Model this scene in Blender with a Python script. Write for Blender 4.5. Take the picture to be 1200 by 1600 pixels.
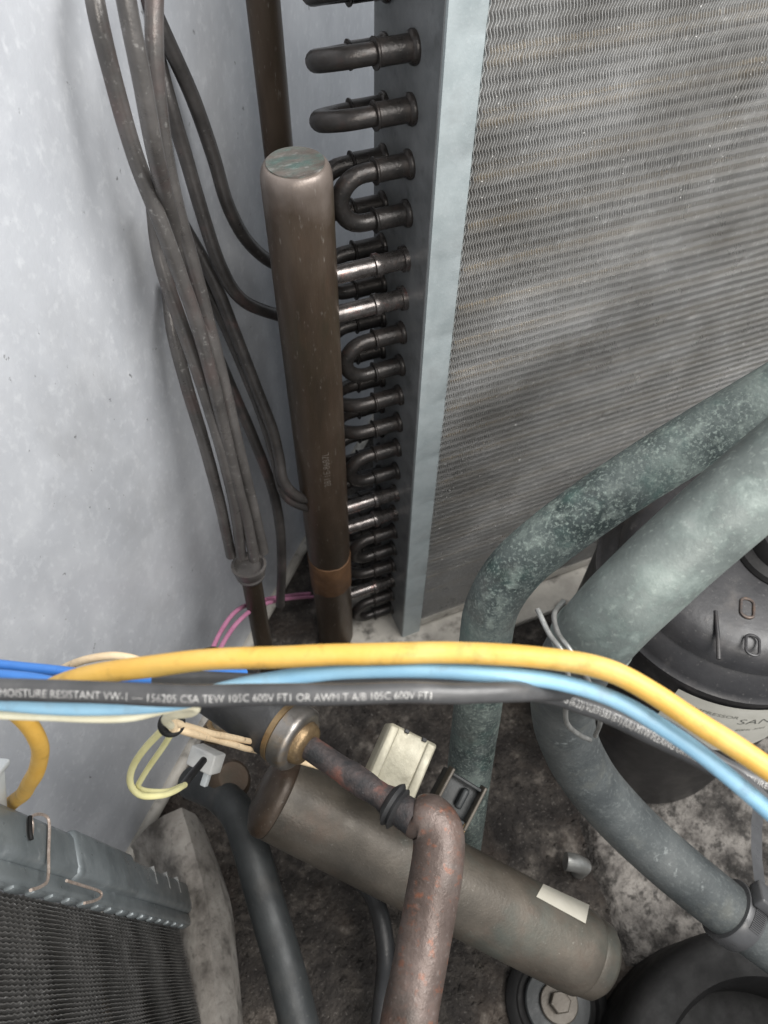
import bpy, bmesh, math, random
from mathutils import Vector, Matrix, noise
random.seed(7)
for o in list(bpy.data.objects): bpy.data.objects.remove(o)
scene = bpy.context.scene
COL = scene.collection

# ------------------------------------------------------------------ camera
FPX, HCAM = 1155.0, 0.67                      # focal length in photo pixels, camera height over the base pan
def ray_cam(px, py): return Vector((px - 600.0, py - 800.0, FPX))
_n = ray_cam(582, 1650).normalized()
_e1 = ray_cam(5400, -772); _e1 = (_e1 - _n * _e1.dot(_n)).normalized()
_e2 = _n.cross(_e1).normalized()
if _e2.z < 0: _e2 = -_e2
ROT = Matrix((_e1, _e2, -_n))                 # camera axes -> world axes
EYE = Vector((0, 0, HCAM))
cam_data = bpy.data.cameras.new('camera'); cam = bpy.data.objects.new('camera', cam_data); COL.objects.link(cam)
cx, cy, cz = ROT.col[0], -ROT.col[1], -ROT.col[2]
cam.matrix_world = Matrix(((cx.x, cy.x, cz.x, EYE.x), (cx.y, cy.y, cz.y, EYE.y), (cx.z, cy.z, cz.z, EYE.z), (0, 0, 0, 1)))
cam_data.sensor_fit = 'VERTICAL'; cam_data.sensor_height = 36.0; cam_data.lens = FPX / 1600 * 36.0
cam_data.clip_start = 0.01; cam_data.clip_end = 50
cam_data.dof.use_dof = True; cam_data.dof.focus_distance = 0.36; cam_data.dof.aperture_fstop = 15.0
scene.camera = cam

# ------------------------------------------------------------------ light
world = bpy.data.worlds.new('World'); scene.world = world; world.use_nodes = True
bg = world.node_tree.nodes['Background']; bg.inputs[0].default_value = (0.88, 0.94, 1.0, 1); bg.inputs[1].default_value = 0.50
def area(name, loc, aim, size, power, col, size_y=None):
    d = bpy.data.lights.new(name, 'AREA'); d.energy = power; d.color = col; d.size = size
    if size_y: d.shape = 'RECTANGLE'; d.size_y = size_y
    o = bpy.data.objects.new(name, d); COL.objects.link(o); o.location = loc
    o.rotation_euler = (Vector(aim) - Vector(loc)).to_track_quat('-Z', 'Y').to_euler(); return o
area('daylight_from_open_top', (0.45, -0.07, 1.03), (0.10, 0.28, 0.35), 0.56, 12.0, (1.0, 0.985, 0.96))
area('daylight_from_open_side', (0.02, -0.62, 1.0), (0.15, 0.2, 0.15), 0.4, 4.5, (1.0, 0.95, 0.88))
scene.view_settings.view_transform = 'Standard'; scene.view_settings.look = 'None'
scene.view_settings.exposure = 0.0; scene.view_settings.gamma = 1.0

# ------------------------------------------------------------------ placing helpers
def P(px, py, d): return EYE + ROT @ (ray_cam(px, py) * (d / FPX))          # photo pixel at a distance in front of the lens
def PZ(px, py, z=0.0):
    r = ROT @ ray_cam(px, py); return EYE + r * ((z - HCAM) / r.z)
def PP(px, py, p, nn):
    r = ROT @ ray_cam(px, py); return EYE + r * ((p - EYE).dot(nn) / r.dot(nn))
WALL_P = Vector((0.048, 0.396, 0)); WALL_T = Vector((0.694, 0.72, 0)).normalized(); WALL_N = Vector((WALL_T.y, -WALL_T.x, 0))
X, Y, Z = Vector((1, 0, 0)), Vector((0, 1, 0)), Vector((0, 0, 1))

# ------------------------------------------------------------------ object helpers
def thing(name, label, cat, loc, group=None):
    o = bpy.data.objects.new(name, None); COL.objects.link(o); o.location = loc; o.empty_display_size = 0.02
    o['label'] = label; o['category'] = cat
    if group: o['group'] = group
    o['_base'] = tuple(loc); return o
def base_of(o):
    while o is not None:
        if '_base' in o: return Vector(o['_base'])
        o = o.parent
    return Vector((0, 0, 0))
def make_mesh(name, verts, faces, smooth=True, sharp=None):
    me = bpy.data.meshes.new(name); me.from_pydata([tuple(v) for v in verts], [], faces); me.validate(); me.update()
    bm = bmesh.new(); bm.from_mesh(me); bmesh.ops.recalc_face_normals(bm, faces=bm.faces)
    for f in bm.faces: f.smooth = smooth
    if smooth:
        lim = math.radians(sharp or 40)
        for e in bm.edges:
            if len(e.link_faces) == 2 and e.calc_face_angle(0) > lim: e.smooth = False
    bm.to_mesh(me); bm.free(); return me
def put(name, mesh, mat, parent=None, loc=None):
    o = bpy.data.objects.new(name, mesh); COL.objects.link(o)
    if mat and not mesh.materials: mesh.materials.append(mat)
    if parent: o.parent = parent
    if loc is not None: o.location = loc
    return o
def part(name, vf, mat, parent, smooth=True, sharp=None):
    b = base_of(parent); v, f = vf
    return put(name, make_mesh(name, [Vector(p) - b for p in v], f, smooth, sharp), mat, parent)
def single(name, label, cat, vf, mat, base=None, group=None, smooth=True, sharp=None):
    v, f = vf; b = Vector(base) if base is not None else Vector(min(v, key=lambda p: p[2]))
    o = put(name, make_mesh(name, [Vector(p) - b for p in v], f, smooth, sharp), mat, None, b)
    o['label'] = label; o['category'] = cat; o['_base'] = tuple(b)
    if group: o['group'] = group
    return o
def structure(name, vf, mat, smooth=True):
    v, f = vf; o = put(name, make_mesh(name, v, f, smooth), mat); o['kind'] = 'structure'; return o
def joined(*vfs):
    V, F = [], []
    for v, f in vfs:
        k = len(V); V += list(v); F += [tuple(i + k for i in q) for q in f]
    return V, F
def cr(pts, n=10):                             # Catmull-Rom through points (any number of components)
    out = []; pts = [list(p) for p in pts]
    ext = [[2 * a - b for a, b in zip(pts[0], pts[1])]] + pts + [[2 * a - b for a, b in zip(pts[-1], pts[-2])]]
    for i in range(1, len(ext) - 2):
        p0, p1, p2, p3 = ext[i - 1:i + 3]
        for k in range(n):
            t = k / n
            out.append([0.5 * (2 * b + (c - a) * t + (2 * a - 5 * b + 4 * c - d) * t * t + (3 * b - a - 3 * c + d) * t ** 3) for a, b, c, d in zip(p0, p1, p2, p3)])
    out.append(ext[-2]); return out
def frames(path):
    T = []
    for i in range(len(path)):
        a = path[max(i - 1, 0)]; b = path[min(i + 1, len(path) - 1)]; T.append((b - a).normalized())
    N = [T[0].orthogonal().normalized()]
    for i in range(1, len(path)):
        v = N[-1] - T[i] * N[-1].dot(T[i]); N.append(v.normalized())
    return T, N
def tube(path, rad, seg=18, cap=True, wob=0.0):
    path = [Vector(p[:3]) for p in path]; T, N = frames(path); V, F = [], []
    for i, c in enumerate(path):
        r = rad[i] if isinstance(rad, (list, tuple)) else rad; b = T[i].cross(N[i])
        for k in range(seg):
            a = 2 * math.pi * k / seg; q = c + (N[i] * math.cos(a) + b * math.sin(a)) * r
            if wob: q += (N[i] * math.cos(a) + b * math.sin(a)) * wob * noise.noise(q * 60)
            V.append(q)
    for i in range(len(path) - 1):
        for k in range(seg):
            k2 = (k + 1) % seg; F.append((i * seg + k, i * seg + k2, (i + 1) * seg + k2, (i + 1) * seg + k))
    if cap: F.append(tuple(range(seg))[::-1]); F.append(tuple((len(path) - 1) * seg + k for k in range(seg)))
    return V, F
def px_path(pts, n=10): return [Vector(p) for p in cr([list(P(*p)) for p in pts], n)]
def lathe(a, b, prof, seg=40):                 # prof: (distance along a->b in metres, radius)
    ax = (Vector(b) - Vector(a)).normalized(); return tube_straight(Vector(a), ax, prof, seg)
def tube_straight(a, ax, prof, seg=40):
    n = ax.orthogonal().normalized(); b = ax.cross(n); V, F = [], []
    for s, r in prof:
        for k in range(seg):
            t = 2 * math.pi * k / seg; V.append(a + ax * s + (n * math.cos(t) + b * math.sin(t)) * max(r, 1e-5))
    m = len(prof)
    for i in range(m - 1):
        for k in range(seg):
            k2 = (k + 1) % seg; F.append((i * seg + k, i * seg + k2, (i + 1) * seg + k2, (i + 1) * seg + k))
    F.append(tuple(range(seg))[::-1]); F.append(tuple((m - 1) * seg + k for k in range(seg)))
    return V, F
def box(c, ax, ay, az, sx, sy, sz, bev=0.0):
    bm = bmesh.new(); bmesh.ops.create_cube(bm, size=1)
    for v in bm.verts: v.co = Vector((v.co.x * sx, v.co.y * sy, v.co.z * sz))
    if bev: bmesh.ops.bevel(bm, geom=bm.edges[:], offset=bev, segments=2, affect='EDGES', profile=0.5)
    bm.verts.index_update(); c = Vector(c)
    V = [c + ax * v.co.x + ay * v.co.y + az * v.co.z for v in bm.verts]; F = [tuple(v.index for v in f.verts) for f in bm.faces]
    bm.free(); return V, F
def grid(rows):                                # rows: list of equal-length point lists
    V = [p for r in rows for p in r]; m = len(rows[0]); F = []
    for i in range(len(rows) - 1):
        for k in range(m - 1): F.append((i * m + k, i * m + k + 1, (i + 1) * m + k + 1, (i + 1) * m + k))
    return V, F
def ring(c, ax, R, r, seg=28, s2=10):
    n = ax.orthogonal().normalized(); b = ax.cross(n); V, F = [], []
    for i in range(seg):
        t = 2 * math.pi * i / seg; d = n * math.cos(t) + b * math.sin(t)
        for k in range(s2):
            u = 2 * math.pi * k / s2; V.append(c + d * (R + r * math.cos(u)) + ax * r * math.sin(u))
    for i in range(seg):
        for k in range(s2): F.append((i * s2 + k, ((i + 1) % seg) * s2 + k, ((i + 1) % seg) * s2 + (k + 1) % s2, i * s2 + (k + 1) % s2))
    return V, F
def text_mesh(s, size):                        # flat outline of a line of writing, letters in the xy plane
    cu = bpy.data.curves.new('t', 'FONT'); cu.body = s; cu.size = size; cu.resolution_u = 3; cu.offset = -size * 0.010
    ob = bpy.data.objects.new('t', cu); COL.objects.link(ob); dg = bpy.context.evaluated_depsgraph_get()
    me = ob.evaluated_get(dg).to_mesh(); V = [v.co.copy() for v in me.vertices]; F = [tuple(p.vertices) for p in me.polygons]
    ob.evaluated_get(dg).to_mesh_clear(); bpy.data.objects.remove(ob); bpy.data.curves.remove(cu)
    bm = bmesh.new(); vs = [bm.verts.new(v) for v in V]
    for f in F:
        try: bm.faces.new([vs[i] for i in f])
        except ValueError: pass
    for k in range(-1, 8):                      # cut the letters into thin bands so they can follow a round surface
        bmesh.ops.bisect_plane(bm, geom=bm.verts[:] + bm.edges[:] + bm.faces[:], plane_co=(0, size * (k + 0.03) / 8, 0), plane_no=(0, 1, 0))
    bm.verts.index_update(); V = [v.co.copy() for v in bm.verts]; F = [tuple(v.index for v in f.verts) for f in bm.faces]; bm.free(); return V, F
def wrap_text(s, size, path, R, s0, a0=0.0, lift=0.00016, stretch=1.0):
    V, F = text_mesh(s, size); L = [0.0]
    for i in range(1, len(path)): L.append(L[-1] + (path[i] - path[i - 1]).length)
    def at(u):
        u = min(max(u, 0), L[-1] - 1e-6); i = max(k for k in range(len(L)) if L[k] <= u); i = min(i, len(path) - 2)
        t = (u - L[i]) / (L[i + 1] - L[i]); return path[i].lerp(path[i + 1], t), (path[min(i + 2, len(path) - 1)] - path[max(i - 1, 0)]).normalized()
    out = []
    for v in V:
        c, t = at(s0 + v.x * stretch); nr = (EYE - c); nr = (nr - t * nr.dot(t)).normalized(); up = nr.cross(t); a = a0 + (v.y - size * 0.35) / R
        out.append(c + (nr * math.cos(a) + up * math.sin(a)) * (R + lift))
    return out, F

# ------------------------------------------------------------------ materials
def M(name, cols, scale=40, detail=6, rough=0.5, metal=0.0, bump=0.0, bscale=200, specks=(), rvar=0.1, stretch=None, dist=0.0, spec=0.5, coat=0.0, bdist=0.002):
    m = bpy.data.materials.new(name); m.use_nodes = True; nt = m.node_tree; N = nt.nodes; Lk = nt.links.new
    b = N['Principled BSDF']; b.inputs['Metallic'].default_value = metal; b.inputs['Specular IOR Level'].default_value = spec
    b.inputs['Coat Weight'].default_value = coat
    tc = N.new('ShaderNodeTexCoord'); co = tc.outputs['Object']
    if stretch:
        mp = N.new('ShaderNodeMapping'); mp.inputs['Scale'].default_value = stretch; Lk(co, mp.inputs[0]); co = mp.outputs[0]
    def nz(sc, det=6, dd=0.0, ro=0.6):
        n = N.new('ShaderNodeTexNoise'); n.inputs['Scale'].default_value = sc; n.inputs['Detail'].default_value = det
        n.inputs['Roughness'].default_value = ro; n.inputs['Distortion'].default_value = dd; Lk(co, n.inputs['Vector']); return n.outputs['Fac']
    def ramp(src, stops, interp='LINEAR'):
        r = N.new('ShaderNodeValToRGB'); e = r.color_ramp.elements; r.color_ramp.interpolation = interp
        while len(e) < len(stops): e.new(0.5)
        for i, (p, c) in enumerate(stops): e[i].position = p; e[i].color = (*c, 1)
        Lk(src, r.inputs[0]); return r.outputs[0]
    fac = nz(scale, detail, dist)
    col = ramp(fac, cols)
    for sp in specks:                          # (colour, scale, threshold, softness, amount)
        c, sc, th, so, am = sp
        k = ramp(nz(sc, 6, 0.0), [(th - 0.02, (0, 0, 0)), (min(th + so * 1.6, 1), (am, am, am))])
        mx = N.new('ShaderNodeMix'); mx.data_type = 'RGBA'; Lk(k, mx.inputs[0]); Lk(col, mx.inputs[6]); mx.inputs[7].default_value = (*c, 1); col = mx.outputs[2]
    Lk(col, b.inputs['Base Color'])
    rr = ramp(nz(scale * 2.3, 4), [(0.3, (max(rough - rvar, 0.03),) * 3), (0.7, (min(rough + rvar, 1),) * 3)]); Lk(rr, b.inputs['Roughness'])
    if bump:
        bp = N.new('ShaderNodeBump'); bp.inputs['Strength'].default_value = bump; bp.inputs['Distance'].default_value = bdist
        Lk(nz(bscale, 5), bp.inputs['Height']); Lk(bp.outputs[0], b.inputs['Normal'])
    return m
WHITE_DUST = (0.62, 0.62, 0.60)
m_wall = M('painted_sheet', [(0.30, (0.40, 0.415, 0.445)), (0.5, (0.48, 0.495, 0.525)), (0.70, (0.55, 0.565, 0.595))], 9, 12, 0.42, 0.15, 0.08, 420,
           [((0.68, 0.695, 0.72), 34, 0.50, 0.18, 0.5), ((0.74, 0.755, 0.775), 220, 0.55, 0.12, 0.40), ((0.33, 0.335, 0.345), 11, 0.55, 0.18, 0.4), ((0.14, 0.135, 0.13), 5, 0.62, 0.12, 0.5), ((0.10, 0.10, 0.10), 200, 0.70, 0.02, 0.7)], dist=0.1, stretch=(1, 1, 0.7))
m_floor = M('grimy_base_pan', [(0.38, (0.022, 0.018, 0.016)), (0.48, (0.048, 0.041, 0.036)), (0.57, (0.085, 0.073, 0.063)), (0.68, (0.26, 0.23, 0.20))], 34, 15, 0.78, 0.0, 1.0, 240,
            [((0.024, 0.020, 0.018), 130, 0.50, 0.08, 0.75), ((0.34, 0.31, 0.28), 420, 0.62, 0.06, 0.5), ((0.085, 0.055, 0.036), 16, 0.55, 0.14, 0.5)], dist=0.0, bdist=0.006)
m_plate = M('blotchy_plate', [(0.38, (0.035, 0.031, 0.028)), (0.47, (0.12, 0.108, 0.098)), (0.54, (0.24, 0.22, 0.20)), (0.66, (0.37, 0.34, 0.31))], 38, 15, 0.75, 0.0, 1.0, 240, [((0.03, 0.027, 0.024), 110, 0.53, 0.06, 0.8), ((0.42, 0.40, 0.37), 420, 0.62, 0.08, 0.4)], bdist=0.006)
m_clean = M('pale_pan_paint', [(0.3, (0.30, 0.28, 0.25)), (0.6, (0.50, 0.47, 0.42))], 25, 7, 0.6, 0.0, 0.2, 160, [((0.05, 0.045, 0.04), 45, 0.58, 0.08, 0.85)])
m_galv = M('galvanised_flange', [(0.3, (0.37, 0.42, 0.43)), (0.7, (0.50, 0.55, 0.56))], 60, 10, 0.38, 0.35, 0.06, 700, [((0.66, 0.70, 0.71), 700, 0.58, 0.14, 0.4), ((0.17, 0.18, 0.18), 60, 0.60, 0.14, 0.55), ((0.28, 0.305, 0.315), 25, 0.52, 0.2, 0.5)])
m_sheet = M('dull_tube_sheet', [(0.3, (0.16, 0.17, 0.175)), (0.7, (0.28, 0.29, 0.30))], 40, 9, 0.45, 0.4, 0.1, 400, [((0.05, 0.05, 0.05), 60, 0.58, 0.12, 0.6)])
m_fin = M('aluminium_fins', [(0.3, (0.52, 0.515, 0.505)), (0.55, (0.66, 0.655, 0.645)), (0.75, (0.78, 0.775, 0.77))], 16, 10, 0.33, 0.40, 0.0, 200, [((0.95, 0.95, 0.94), 300, 0.58, 0.07, 0.7), ((0.24, 0.22, 0.19), 7, 0.50, 0.16, 0.65)])
m_copper = M('dark_copper_tube', [(0.3, (0.020, 0.019, 0.018)), (0.55, (0.038, 0.034, 0.032)), (0.75, (0.068, 0.055, 0.049))], 70, 8, 0.34, 0.5, 0.12, 600, [((0.24, 0.225, 0.21), 420, 0.66, 0.06, 0.45), ((0.10, 0.045, 0.035), 60, 0.64, 0.10, 0.5)])
m_stub = M('shiny_stub_tube', [(0.3, (0.085, 0.076, 0.072)), (0.7, (0.22, 0.20, 0.19))], 90, 7, 0.27, 0.8, 0.1, 500, [((0.26, 0.075, 0.055), 90, 0.60, 0.07, 0.6), ((0.035, 0.03, 0.028), 100, 0.56, 0.10, 0.7)])
m_innertube = M('copper_in_fins', [(0.3, (0.42, 0.34, 0.24)), (0.7, (0.60, 0.51, 0.38))], 40, 4, 0.4, 0.6)
m_header = M('brown_header_pipe', [(0.28, (0.026, 0.020, 0.014)), (0.5, (0.058, 0.041, 0.029)), (0.72, (0.105, 0.080, 0.060))], 30, 12, 0.40, 0.35, 0.10, 700, [((0.34, 0.32, 0.29), 520, 0.64, 0.08, 0.5), ((0.036, 0.034, 0.018), 24, 0.52, 0.16, 0.75), ((0.10, 0.048, 0.026), 34, 0.56, 0.14, 0.55)], stretch=(1, 1, 0.25))
m_cap = M('header_cap_patina', [(0.38, (0.15, 0.13, 0.115)), (0.52, (0.15, 0.155, 0.14)), (0.64, (0.11, 0.155, 0.14))], 60, 10, 0.36, 0.4, 0.3, 300, [((0.44, 0.44, 0.42), 90, 0.58, 0.05, 0.6), ((0.15, 0.24, 0.21), 130, 0.56, 0.08, 0.5), ((0.22, 0.185, 0.165), 70, 0.53, 0.10, 0.7)], stretch=(1, 2.2, 1))
m_rust = M('rust_band', [(0.3, (0.085, 0.042, 0.018)), (0.7, (0.155, 0.078, 0.034))], 90, 7, 0.7, 0.1, 0.25, 500)
m_feeder = M('grey_feeder_tube', [(0.3, (0.075, 0.070, 0.067)), (0.55, (0.115, 0.107, 0.102)), (0.75, (0.165, 0.153, 0.146))], 40, 10, 0.34, 0.4, 0.10, 500, [((0.42, 0.41, 0.39), 330, 0.62, 0.08, 0.5), ((0.17, 0.085, 0.075), 22, 0.57, 0.16, 0.55)])
m_feeder_d = M('dark_feeder_tube', [(0.3, (0.028, 0.026, 0.025)), (0.7, (0.066, 0.060, 0.057))], 60, 8, 0.36, 0.35, 0.10, 500, [((0.15, 0.055, 0.05), 30, 0.58, 0.14, 0.5), ((0.34, 0.33, 0.31), 420, 0.66, 0.07, 0.45)])
m_patina = M('green_patina_pipe', [(0.36, (0.034, 0.048, 0.046)), (0.47, (0.078, 0.098, 0.094)), (0.56, (0.135, 0.165, 0.153)), (0.66, (0.31, 0.375, 0.335))], 30, 15, 0.66, 0.08, 0.35, 500,
             [((0.46, 0.54, 0.48), 620, 0.53, 0.10, 0.6), ((0.42, 0.49, 0.435), 130, 0.54, 0.12, 0.55), ((0.07, 0.17, 0.145), 42, 0.53, 0.14, 0.55), ((0.050, 0.056, 0.060), 15, 0.49, 0.12, 0.85), ((0.085, 0.07, 0.06), 24, 0.58, 0.10, 0.5)], dist=0.0)
m_patina2 = M('pale_patina_pipe', [(0.34, (0.075, 0.090, 0.086)), (0.46, (0.140, 0.162, 0.153)), (0.58, (0.21, 0.24, 0.225)), (0.70, (0.33, 0.37, 0.345))], 16, 14, 0.55, 0.15, 0.15, 500,
              [((0.11, 0.23, 0.19), 60, 0.54, 0.12, 0.55), ((0.38, 0.36, 0.355), 60, 0.56, 0.10, 0.5), ((0.06, 0.070, 0.069), 12, 0.49, 0.12, 0.75), ((0.38, 0.43, 0.39), 420, 0.58, 0.10, 0.4)], dist=0.0)
m_slate = M('slate_grey_pipe', [(0.30, (0.046, 0.052, 0.054)), (0.50, (0.080, 0.088, 0.089)), (0.70, (0.125, 0.132, 0.130))], 26, 14, 0.52, 0.2, 0.2, 500,
              [((0.24, 0.26, 0.25), 420, 0.54, 0.20, 0.5), ((0.22, 0.215, 0.175), 34, 0.57, 0.16, 0.5), ((0.03, 0.034, 0.036), 30, 0.53, 0.16, 0.6), ((0.42, 0.45, 0.44), 60, 0.68, 0.04, 0.6)], dist=0.0)
m_drier = M('brown_drier_shell', [(0.3, (0.054, 0.047, 0.038)), (0.5, (0.096, 0.082, 0.066)), (0.7, (0.150, 0.128, 0.104))], 22, 12, 0.46, 0.3, 0.14, 500, [((0.36, 0.34, 0.30), 420, 0.66, 0.07, 0.5), ((0.075, 0.115, 0.105), 14, 0.56, 0.14, 0.7), ((0.13, 0.08, 0.058), 34, 0.58, 0.14, 0.55), ((0.04, 0.036, 0.03), 30, 0.58, 0.16, 0.5)])
m_salmon = M('rust_flecked_pipe', [(0.3, (0.050, 0.038, 0.032)), (0.5, (0.115, 0.084, 0.072)), (0.7, (0.23, 0.178, 0.158))], 18, 14, 0.42, 0.3, 0.25, 500, [((0.34, 0.115, 0.055), 200, 0.585, 0.07, 0.6), ((0.105, 0.115, 0.108), 38, 0.56, 0.16, 0.6), ((0.036, 0.027, 0.022), 22, 0.51, 0.14, 0.8), ((0.20, 0.085, 0.05), 34, 0.60, 0.10, 0.5), ((0.30, 0.26, 0.24), 420, 0.60, 0.10, 0.4)], stretch=(1, 1, 0.6))
m_redrust = M('red_brown_pipe', [(0.36, (0.030, 0.030, 0.032)), (0.5, (0.075, 0.060, 0.058)), (0.64, (0.22, 0.095, 0.072))], 55, 7, 0.55, 0.2, 0.35, 500, [((0.35, 0.34, 0.34), 260, 0.68, 0.05, 0.6)])
m_steel = M('steel_dome', [(0.3, (0.17, 0.155, 0.14)), (0.7, (0.34, 0.32, 0.30))], 60, 8, 0.36, 0.85, 0.08, 500, [((0.30, 0.19, 0.075), 60, 0.55, 0.12, 0.8), ((0.06, 0.05, 0.04), 110, 0.62, 0.10, 0.6)])
m_brass = M('tarnished_brass', [(0.3, (0.15, 0.10, 0.055)), (0.7, (0.32, 0.225, 0.12))], 70, 10, 0.42, 0.7, 0.2, 500, [((0.075, 0.055, 0.04), 90, 0.52, 0.14, 0.8), ((0.40, 0.36, 0.30), 200, 0.62, 0.08, 0.4)])
m_black = M('black_paint', [(0.3, (0.016, 0.016, 0.017)), (0.7, (0.034, 0.034, 0.035))], 50, 6, 0.42, 0.0, 0.1, 400, [((0.30, 0.30, 0.29), 330, 0.71, 0.05, 0.5)])
m_comp = M('compressor_paint', [(0.3, (0.018, 0.0175, 0.019)), (0.55, (0.032, 0.031, 0.033)), (0.75, (0.055, 0.053, 0.054))], 26, 12, 0.42, 0.0, 0.08, 300, [((0.16, 0.148, 0.14), 60, 0.58, 0.14, 0.45), ((0.22, 0.21, 0.20), 420, 0.64, 0.08, 0.45), ((0.09, 0.06, 0.04), 20, 0.60, 0.12, 0.4)])
m_ovalrust = M('rusty_paint', [(0.4, (0.055, 0.05, 0.05)), (0.55, (0.10, 0.07, 0.055)), (0.7, (0.17, 0.115, 0.08))], 160, 6, 0.5)
m_rubber = M('black_rubber', [(0.3, (0.007, 0.007, 0.007)), (0.7, (0.016, 0.015, 0.015))], 40, 8, 0.65, 0.0, 0.1, 300, [((0.05, 0.048, 0.045), 50, 0.62, 0.14, 0.5)], spec=0.3)
m_darkpipe = M('slate_dark_pipe', [(0.3, (0.022, 0.024, 0.025)), (0.7, (0.050, 0.054, 0.055))], 36, 9, 0.5, 0.1, 0.12, 400, [((0.18, 0.18, 0.17), 330, 0.66, 0.07, 0.4), ((0.09, 0.085, 0.078), 40, 0.60, 0.12, 0.5)])
m_yellow = M('yellow_insulation', [(0.3, (0.60, 0.34, 0.060)), (0.6, (0.69, 0.42, 0.095))], 40, 9, 0.48, 0.0, 0.10, 300, [((0.26, 0.155, 0.035), 110, 0.57, 0.08, 0.6), ((0.74, 0.54, 0.22), 60, 0.56, 0.14, 0.45), ((0.36, 0.25, 0.085), 20, 0.57, 0.12, 0.5)])
m_lblue = M('light_blue_insulation', [(0.3, (0.23, 0.45, 0.63)), (0.6, (0.31, 0.54, 0.70))], 40, 7, 0.45, 0.0, 0.08, 300, [((0.15, 0.22, 0.28), 120, 0.60, 0.08, 0.5), ((0.46, 0.62, 0.72), 60, 0.58, 0.14, 0.4), ((0.20, 0.22, 0.22), 22, 0.60, 0.12, 0.4)])
m_dblue = M('blue_insulation', [(0.3, (0.03, 0.13, 0.42)), (0.6, (0.05, 0.19, 0.54))], 60, 5, 0.35, 0.0, 0.05, 300)
m_blackwire = M('black_insulation', [(0.3, (0.045, 0.045, 0.046)), (0.7, (0.078, 0.077, 0.078))], 80, 5, 0.40, 0.0, 0.05, 400, [((0.16, 0.155, 0.15), 60, 0.60, 0.12, 0.4)])
m_cream = M('cream_insulation', [(0.3, (0.66, 0.60, 0.42)), (0.7, (0.80, 0.76, 0.58))], 60, 5, 0.45, 0.0, 0.05, 300, [((0.20, 0.15, 0.09), 120, 0.68, 0.05, 0.7)])
m_lemon = M('pale_yellow_insulation', [(0.3, (0.62, 0.58, 0.27)), (0.7, (0.76, 0.72, 0.40))], 60, 5, 0.45)
m_tan = M('tan_insulation', [(0.3, (0.56, 0.41, 0.25)), (0.6, (0.70, 0.55, 0.36))], 70, 5, 0.5, 0.0, 0.1, 400, [((0.07, 0.05, 0.035), 210, 0.60, 0.06, 0.8)])
m_pink = M('pink_insulation', [(0.3, (0.46, 0.17, 0.29)), (0.7, (0.56, 0.24, 0.37))], 60, 5, 0.5, 0, 0.05, 300, [((0.2, 0.1, 0.13), 80, 0.58, 0.12, 0.5)])
m_print = M('white_print', [(0.30, (0.26, 0.255, 0.25)), (0.45, (0.42, 0.41, 0.395)), (0.6, (0.54, 0.53, 0.51))], 420, 5, 0.6)
m_printdim = M('faint_stamp', [(0.3, (0.07, 0.055, 0.042)), (0.6, (0.16, 0.14, 0.12))], 500, 5, 0.6)
m_print2 = M('pale_lint', [(0.3, (0.34, 0.33, 0.31)), (0.6, (0.60, 0.59, 0.57))], 300, 5, 0.7)
m_ink = M('dark_ink', [(0.3, (0.10, 0.10, 0.09)), (0.6, (0.20, 0.20, 0.18))], 300, 5, 0.6)
m_paper = M('paper_label', [(0.3, (0.60, 0.58, 0.51)), (0.7, (0.72, 0.70, 0.63))], 60, 5, 0.5, 0.0, 0.05, 300)
m_lab = M('cream_sticker', [(0.3, (0.54, 0.51, 0.43)), (0.7, (0.62, 0.59, 0.51))], 60, 5, 0.45)
m_beige = M('beige_coil_casing', [(0.3, (0.42, 0.385, 0.285)), (0.7, (0.58, 0.545, 0.43))], 60, 9, 0.42, 0.2, 0.14, 400, [((0.22, 0.195, 0.14), 90, 0.56, 0.10, 0.55), ((0.66, 0.64, 0.55), 300, 0.62, 0.08, 0.4)])
m_foam = M('dirty_insulation', [(0.34, (0.09, 0.080, 0.070)), (0.45, (0.30, 0.275, 0.248)), (0.65, (0.48, 0.45, 0.41))], 22, 12, 0.7, 0.0, 0.4, 250, [((0.030, 0.026, 0.023), 30, 0.54, 0.10, 0.9), ((0.05, 0.043, 0.037), 200, 0.58, 0.10, 0.6)], dist=0.1)
m_rail = M('painted_coil_rail', [(0.3, (0.145, 0.165, 0.172)), (0.7, (0.235, 0.258, 0.268))], 40, 7, 0.36, 0.3, 0.08, 400, [((0.42, 0.45, 0.46), 160, 0.64, 0.07, 0.5), ((0.07, 0.08, 0.085), 60, 0.62, 0.08, 0.5)])
m_cutedge = M('raw_cut_edge', [(0.3, (0.45, 0.35, 0.29)), (0.7, (0.72, 0.62, 0.55))], 500, 5, 0.4, 0.6, 0.2, 900)
m_fin2 = M('dark_fins', [(0.3, (0.15, 0.147, 0.14)), (0.7, (0.34, 0.33, 0.32))], 60, 8, 0.34, 0.6, 0, 200, [((0.85, 0.85, 0.84), 500, 0.62, 0.06, 0.9), ((0.06, 0.055, 0.05), 30, 0.56, 0.16, 0.6)])
m_tie = M('grey_black_nylon', [(0.3, (0.055, 0.055, 0.057)), (0.7, (0.085, 0.085, 0.088))], 60, 5, 0.33, 0.0, 0.03, 300)
m_wiretie = M('plain_steel_wire', [(0.3, (0.20, 0.20, 0.19)), (0.7, (0.38, 0.38, 0.365))], 120, 5, 0.4, 0.6, 0.1, 500)
m_white = M('white_plastic', [(0.3, (0.55, 0.55, 0.53)), (0.7, (0.70, 0.70, 0.68))], 90, 5, 0.4)
m_ltgrey = M('light_grey_plastic', [(0.3, (0.50, 0.53, 0.54)), (0.7, (0.58, 0.61, 0.62))], 50, 5, 0.4)

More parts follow.
